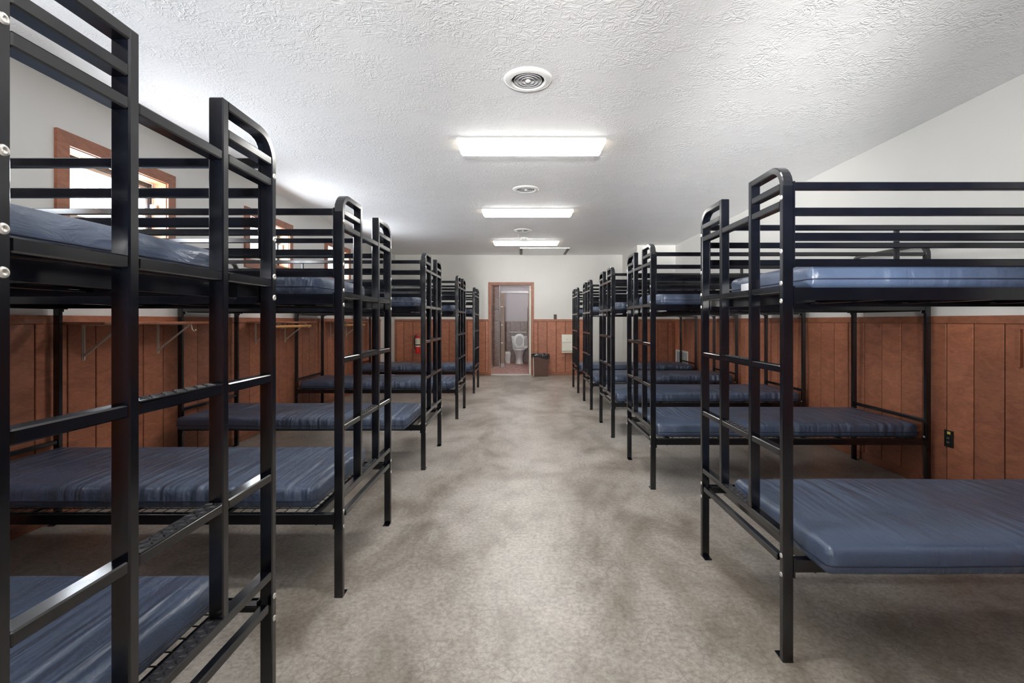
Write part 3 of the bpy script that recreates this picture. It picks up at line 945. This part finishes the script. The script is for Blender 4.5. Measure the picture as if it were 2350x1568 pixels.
def mattress_mesh(L, W, T_, seed, vin, sag=0.006):
    a, b, c = L / 2, W / 2, T_ / 2
    r = 0.030
    def axis(h, n):
        e = [-h, -h + r * 0.25, -h + r * 0.6, -h + r]
        inner = [-h + r + (2 * h - 2 * r) * k / n for k in range(1, n)]
        return e + inner + [h - r, h - r * 0.6, h - r * 0.25, h]
    X, Y, Z = axis(a, 64), axis(b, 26), axis(c, 3)
    vs, idx, fs = [], {}, []
    def vid(i, j, k):
        key = (i, j, k)
        if key not in idx:
            p = Vector((X[i], Y[j], Z[k]))
            q = Vector((max(-a + r, min(a - r, p.x)), max(-b + r, min(b - r, p.y)), max(-c + r, min(c - r, p.z))))
            d_ = p - q
            if d_.length > 1e-9: p = q + d_.normalized() * r
            nrm = d_.normalized() if d_.length > 1e-9 else Vector((0, 0, 1))
            s_ = seed * 7.3
            # pillowed top, creased sides, puckered corners
            ex = min(1, (a - abs(p.x)) / 0.12); ey = min(1, (b - abs(p.y)) / 0.12)
            if p.z > 0:
                p.z += sag * (ex * ey) - 0.004
                p.z += 0.0045 * noise.noise(Vector((p.x * 2.2 + s_, p.y * 2.6, s_)))
            side = max(abs(nrm.x), abs(nrm.y))
            if side > 0.5:
                p += Vector((nrm.x, nrm.y, 0)) * side_disp(p, nrm, a, b, s_)
            if p.z < -c + 0.02:
                p.z = max(p.z, -c)
            idx[key] = len(vs); vs.append((p.x, p.y, p.z + c))
        return idx[key]
    nx, ny, nz = len(X) - 1, len(Y) - 1, len(Z) - 1
    for i in range(nx):
        for j in range(ny):
            fs.append((vid(i, j, nz), vid(i + 1, j, nz), vid(i + 1, j + 1, nz), vid(i, j + 1, nz)))
            fs.append((vid(i, j, 0), vid(i, j + 1, 0), vid(i + 1, j + 1, 0), vid(i + 1, j, 0)))
    for i in range(nx):
        for k in range(nz):
            fs.append((vid(i, 0, k), vid(i + 1, 0, k), vid(i + 1, 0, k + 1), vid(i, 0, k + 1)))
            fs.append((vid(i, ny, k), vid(i, ny, k + 1), vid(i + 1, ny, k + 1), vid(i + 1, ny, k)))
    for j in range(ny):
        for k in range(nz):
            fs.append((vid(0, j, k), vid(0, j, k + 1), vid(0, j + 1, k + 1), vid(0, j + 1, k)))
            fs.append((vid(nx, j, k), vid(nx, j + 1, k), vid(nx, j + 1, k + 1), vid(nx, j, k + 1)))
    mb = MB(); mb._add(vs, fs, True)
    return mb.mesh('mattress_cover', M[vin])

def seam_mesh(L, W, z, T_, seed):
    a, b, r = L / 2, W / 2, 0.030
    pts = []
    for cx, cy, t0 in ((a - r, b - r, 0), (-a + r, b - r, pi / 2), (-a + r, -b + r, pi), (a - r, -b + r, 1.5 * pi)):
        for k in range(5):
            t = t0 + pi / 2 * k / 4
            pts.append((cx + r * cos(t), cy + r * sin(t), cos(t), sin(t)))
    out = []
    for p, q in zip(pts, pts[1:] + pts[:1]):
        n = max(1, int(math.dist(p[:2], q[:2]) / 0.030))
        for k in range(n):
            v = [p[i] + (q[i] - p[i]) * k / n for i in range(4)]
            nrm = Vector((v[2], v[3], 0)).normalized()
            d_ = side_disp(Vector((v[0], v[1], z - T_ / 2)), nrm, a, b, seed * 7.3) + 0.001
            out.append((v[0] + nrm.x * d_, v[1] + nrm.y * d_, z))
    out.append(out[0])
    return MB().tube(out, 0.0026, 5).mesh('seam', M['seam'])

# side, bed, level, aisle inset, length, y offset of the near edge from the bed's near edge, width
MAT = [
    ('L', 0, 0, 0.145, 1.84, 0.040, 0.705), ('L', 0, 1, 0.140, 1.84, 0.050, 0.690),
    ('L', 1, 0, 0.140, 1.845, 0.055, 0.710), ('L', 1, 1, 0.135, 1.845, 0.050, 0.690),
    ('L', 2, 0, 0.115, 1.80, -0.190, 0.680), ('L', 2, 1, 0.120, 1.86, 0.050, 0.690),
    ('L', 3, 0, 0.060, 1.92, 0.030, 0.700), ('L', 3, 1, 0.100, 1.87, 0.050, 0.690),
    ('L', 4, 0, 0.050, 1.92, 0.040, 0.700), ('L', 4, 1, 0.100, 1.87, 0.050, 0.690),
    ('R', 0, 0, 0.080, 1.900, -0.117, 0.712), ('R', 0, 1, 0.130, 1.850, 0.045, 0.700),
    ('R', 1, 0, 0.055, 1.925, 0.040, 0.705), ('R', 1, 1, 0.090, 1.89, 0.050, 0.690),
    ('R', 2, 0, 0.050, 1.930, 0.010, 0.705), ('R', 2, 1, 0.100, 1.88, 0.050, 0.690),
    ('R', 3, 0, 0.060, 1.920, 0.040, 0.700), ('R', 3, 1, 0.100, 1.88, 0.050, 0.690),
    ('R', 4, 0, 0.060, 1.920, 0.040, 0.700), ('R', 4, 1, 0.100, 1.88, 0.050, 0.690)]
BEDN = ['nearest', 'second', 'third', 'fourth', 'farthest']
SPEC = {('L', 0, 0): 'navy vinyl mattress low in the left foreground, under the nearest bunk ladder',
        ('L', 0, 1): 'dark navy vinyl mattress on the top deck of the nearest left bunk',
        ('R', 0, 0): 'pale-sheened navy mattress low in the right foreground, hanging over its rail',
        ('R', 0, 1): 'navy mattress with a small white tag on the top deck of the nearest right bunk',
        ('L', 2, 0): 'creased navy mattress sliding over the near rail, bottom of the third left bunk'}
for n, (side, i, lev, inset, L, dy, W) in enumerate(MAT):
    xa, ya = (LBD if side == 'L' else RB)[i]
    sgn = -1 if side == 'L' else 1
    z = 0.3675 if lev == 0 else 1.3415
    T_ = 0.104 if lev == 0 else 0.096
    cx = xa + sgn * (inset + L / 2)
    cy = ya + dy + W / 2
    lab = SPEC.get((side, i, lev), 'navy vinyl mattress on the %s deck of the %s bunk in the %s row' % ('lower' if lev == 0 else 'top', BEDN[i], 'left' if side == 'L' else 'right'))
    t = thing('mattress', lab, 'mattress', (cx, cy, z), 0, 'navy mattresses on the bunks')
    put('mattress_cover', mattress_mesh(L, W, T_, n + 1, 'vinyl_a' if side == 'R' else 'vinyl_b'), t)
    put('seam', seam_mesh(L, W, T_ * 0.36, T_, n + 1), t)
    if (side, i, lev) == ('R', 0, 1):
        tag(MB().cbox(-L / 2 - 0.012, -L / 2 - 0.006, 0.10, 0.19, 0.012, 0.055, 0.001).build('care_tag', M['tag'], t), 'white care tag')

# ------------------------------------------------------------------ shelves under the windows
def shelf(yc, label, rod):
    r = thing('wall_shelf', label, 'shelf', (XL + G + PT, yc, 1.20), 0, 'narrow shelves under the left windows')
    MB().cbox(T - G - PT, 0.30, -0.50, 0.52, -0.003, 0.015, 0.003).build('shelf_board', M['trim'], r)
    for y in (-0.316, 0.316):
        b = MB()
        b.cbox(0, 0.004, y - 0.012, y + 0.012, -0.235, -0.003, 0.001)
        b.cbox(0.004, 0.26, y - 0.011, y + 0.011, -0.009, -0.003, 0.001)
        b.cbox(0.004, 0.010, y - 0.006, y + 0.006, -0.23, -0.012, 0.001)
        b.prism([(0.004, -0.215), (0.004, -0.200), (0.245, -0.009), (0.258, -0.009)], y - 0.006, y + 0.006, 'y')
        br = b.build('bracket', M['bracket'], r)
        MB().tube([(0.262, y, -0.009), (0.270, y, -0.045), (0.285, y, -0.060), (0.300, y, -0.048)], 0.005, 8).build('rod_hook', M['bracket'], br)
    if rod:
        MB().tube([(0.284, -0.47, -0.040), (0.284, 0.36, -0.040)], 0.0155, 14).build('hanging_rod', M['dowel'], r)
shelf(3.41, 'brown wall shelf on beige brackets below the nearest window', False)
shelf(5.41, 'brown wall shelf with pale wooden hanging rod below the middle window', True)
shelf(7.40, 'brown wall shelf with pale wooden hanging rod below the farthest window', True)

# ------------------------------------------------------------------ small things on walls
o = thing('wall_outlet', 'black wall outlet with yellow sticker low on the right wall', 'outlet', (XR - G - PT, 3.345, 0.335))
MB().cbox(-0.006, 0, -0.036, 0.036, 0, 0.118, 0.002).build('cover_plate', M['blackplastic'], o)
for z in (0.035, 0.064):
    s_ = MB().cbox(-0.009, -0.006, -0.016, 0.016, z - 0.011, z + 0.011, 0.001).build('socket', M['blackplastic'], o)
    MB().box(-0.0096, -0.009, -0.008, -0.005, z - 0.005, z + 0.005).box(-0.0096, -0.009, 0.005, 0.008, z - 0.005, z + 0.005).build('slot', M['cream'], s_)
MB().box(-0.0066, -0.006, -0.016, 0.010, 0.092, 0.110).build('sticker', M['yellow'], o)
tag(MB().cbox(XR - G - PT - 0.018, XR - G - PT, 2.855, 2.885, 0.943, 1.174, 0.002).build('wall_cleat', M['trim']),
    'short upright wooden cleat on the right wall at the picture edge', 'cleat')
tag(bpy.data.objects['wall_cleat'], 'short upright wooden cleat on the right wall at the picture edge', 'cleat')

o = thing('wall_vent', 'white louvred air grille low on the right wall by the corner', 'vent', (XR - G - PT, 8.93, 0.36))
f_ = MB()
for b in ((-0.33, 0.33, 0, 0.03), (-0.33, 0.33, 0.28, 0.31), (-0.33, -0.30, 0.03, 0.28), (0.30, 0.33, 0.03, 0.28)):
    f_.cbox(-0.014, 0, b[0], b[1], b[2], b[3], 0.003)
f_.build('vent_frame', M['white'], o)
MB().box(-0.003, 0, -0.30, 0.30, 0.03, 0.28).build('backing', M['darkslot'], o)
vm = MB().prism([(-0.014, -0.004), (-0.011, -0.006), (-0.003, 0.010), (-0.006, 0.012)], 0.03, 0.28, 'z').mesh('vent_slat', M['white'])
for k in range(22):
    put('vent_slat', vm, o, (0, -0.285 + k * 0.0268, 0))

o = thing('switch_plate', 'small dark brown switch box on the cap rail right of the doorway', 'switch', (0.746, YE, 1.256))
MB().cbox(-0.032, 0.032, -0.030, 0, 0, 0.108, 0.003).build('switch_box', M['darkbrown'], o)
MB().cbox(-0.006, 0.006, -0.038, -0.030, 0.045, 0.068, 0.002).build('toggle', M['darkbrown'], o)

o = thing('towel_dispenser', 'cream paper towel dispenser on the end wall paneling', 'dispenser', (1.03, YE - G - PT, 0.512))
MB().prism([(0, 0.404), (-0.09, 0.404), (-0.13, 0.24), (-0.13, 0.05), (-0.10, 0.02), (0, 0.02)], -0.145, 0.145, 'x').build('case', M['cream'], o)
MB().cbox(-0.150, 0.150, -0.138, 0, 0.0, 0.020, 0.004).build('tray', M['cream'], o)
MB().cbox(-0.148, 0.148, -0.136, -0.004, 0.232, 0.244, 0.003).build('cover_seam', M['cream'], o)
MB().lathe([(0.010, 0.0), (0.010, -0.010), (0.0, -0.012)], 14, -0.03, -0.111, axis='y', cz=0.30).build('lock', M['grey'], o)

o = thing('trash_can', 'brown trash can with black liner beside the doorway', 'trash can', (0.41, YE - 0.165, 0))
MB().frustum((0.142, 0.110), (0.188, 0.132), 0, 0.47).build('can_body', M['brownplastic'], o)
bm_ = MB()
seg = 40
rng = random.Random(3)
top, mid_, low = [], [], []
for k in range(seg):
    t = 2 * pi * k / seg
    cx_, sx_ = cos(t), sin(t)
    sq = 1 / max(abs(cx_), abs(sx_))
    rx, ry = 0.196 * cx_ * min(sq, 1.25), 0.138 * sx_ * min(sq, 1.25)
    j = 1 + rng.uniform(-0.03, 0.03)
    top.append((rx * 0.97 * j, ry * 0.95 * j, 0.485 + rng.uniform(-0.008, 0.014)))
    mid_.append((rx * 1.03 * j, ry * 1.03 * j, 0.455 + rng.uniform(-0.01, 0.01)))
    low.append((rx * 0.985, ry * 0.985, 0.405 + 0.025 * sin(3 * t + 1) + rng.uniform(-0.01, 0.01)))
inn = [(p[0] * 0.86, p[1] * 0.86, 0.42) for p in top]
vv = low + mid_ + top + inn
ff = []
for L_ in range(3):
    for k in range(seg):
        a_, b_ = L_ * seg + k, L_ * seg + (k + 1) % seg
        ff.append((a_, b_, b_ + seg, a_ + seg))
ff.append(tuple(3 * seg + k for k in range(seg)))
bm_._add(vv, ff)
bm_.build('bag_liner', M['bag'], o)
MB().tube([(-0.165, -0.138, 0.43), (-0.158, -0.129, 0.20), (-0.150, -0.117, 0.01)], 0.006, 6).build('bag_cord', M['white'], o)

o = thing('fire_extinguisher', 'red fire extinguisher with cream label on the end wall', 'extinguisher', (-2.325, YE - G - PT - 0.075, 0.488))
cy_ = MB().lathe([(0.045, 0.0), (0.054, 0.008), (0.055, 0.02), (0.055, 0.345), (0.048, 0.375), (0.022, 0.395), (0.018, 0.40)], 28).build('cylinder', M['red'], o)
MB().lathe([(0.0557, 0.155), (0.0557, 0.345)], 28).build('label', M['label'], cy_)
MB().lathe([(0.0561, 0.185), (0.0561, 0.212)], 28).build('label_band', M['blackplastic'], cy_)
MB().cbox(-0.018, 0.018, -0.018, 0.018, 0.40, 0.425, 0.003).build('valve', M['brass'], o)
MB().prism([(-0.075, 0.430), (-0.070, 0.438), (0.025, 0.447), (0.025, 0.425), (-0.02, 0.425)], -0.010, 0.010, 'y').build('lever', M['red'], o)
MB().tube([(-0.018, 0, 0.412), (-0.060, 0, 0.39), (-0.078, 0, 0.32), (-0.074, 0, 0.20), (-0.066, 0.01, 0.10)], 0.010, 10).build('hose', M['blackplastic'], o)
MB().cbox(-0.03, 0.03, 0.055, 0.075, 0.12, 0.40, 0.003).build('wall_bracket', M['grey'], o)
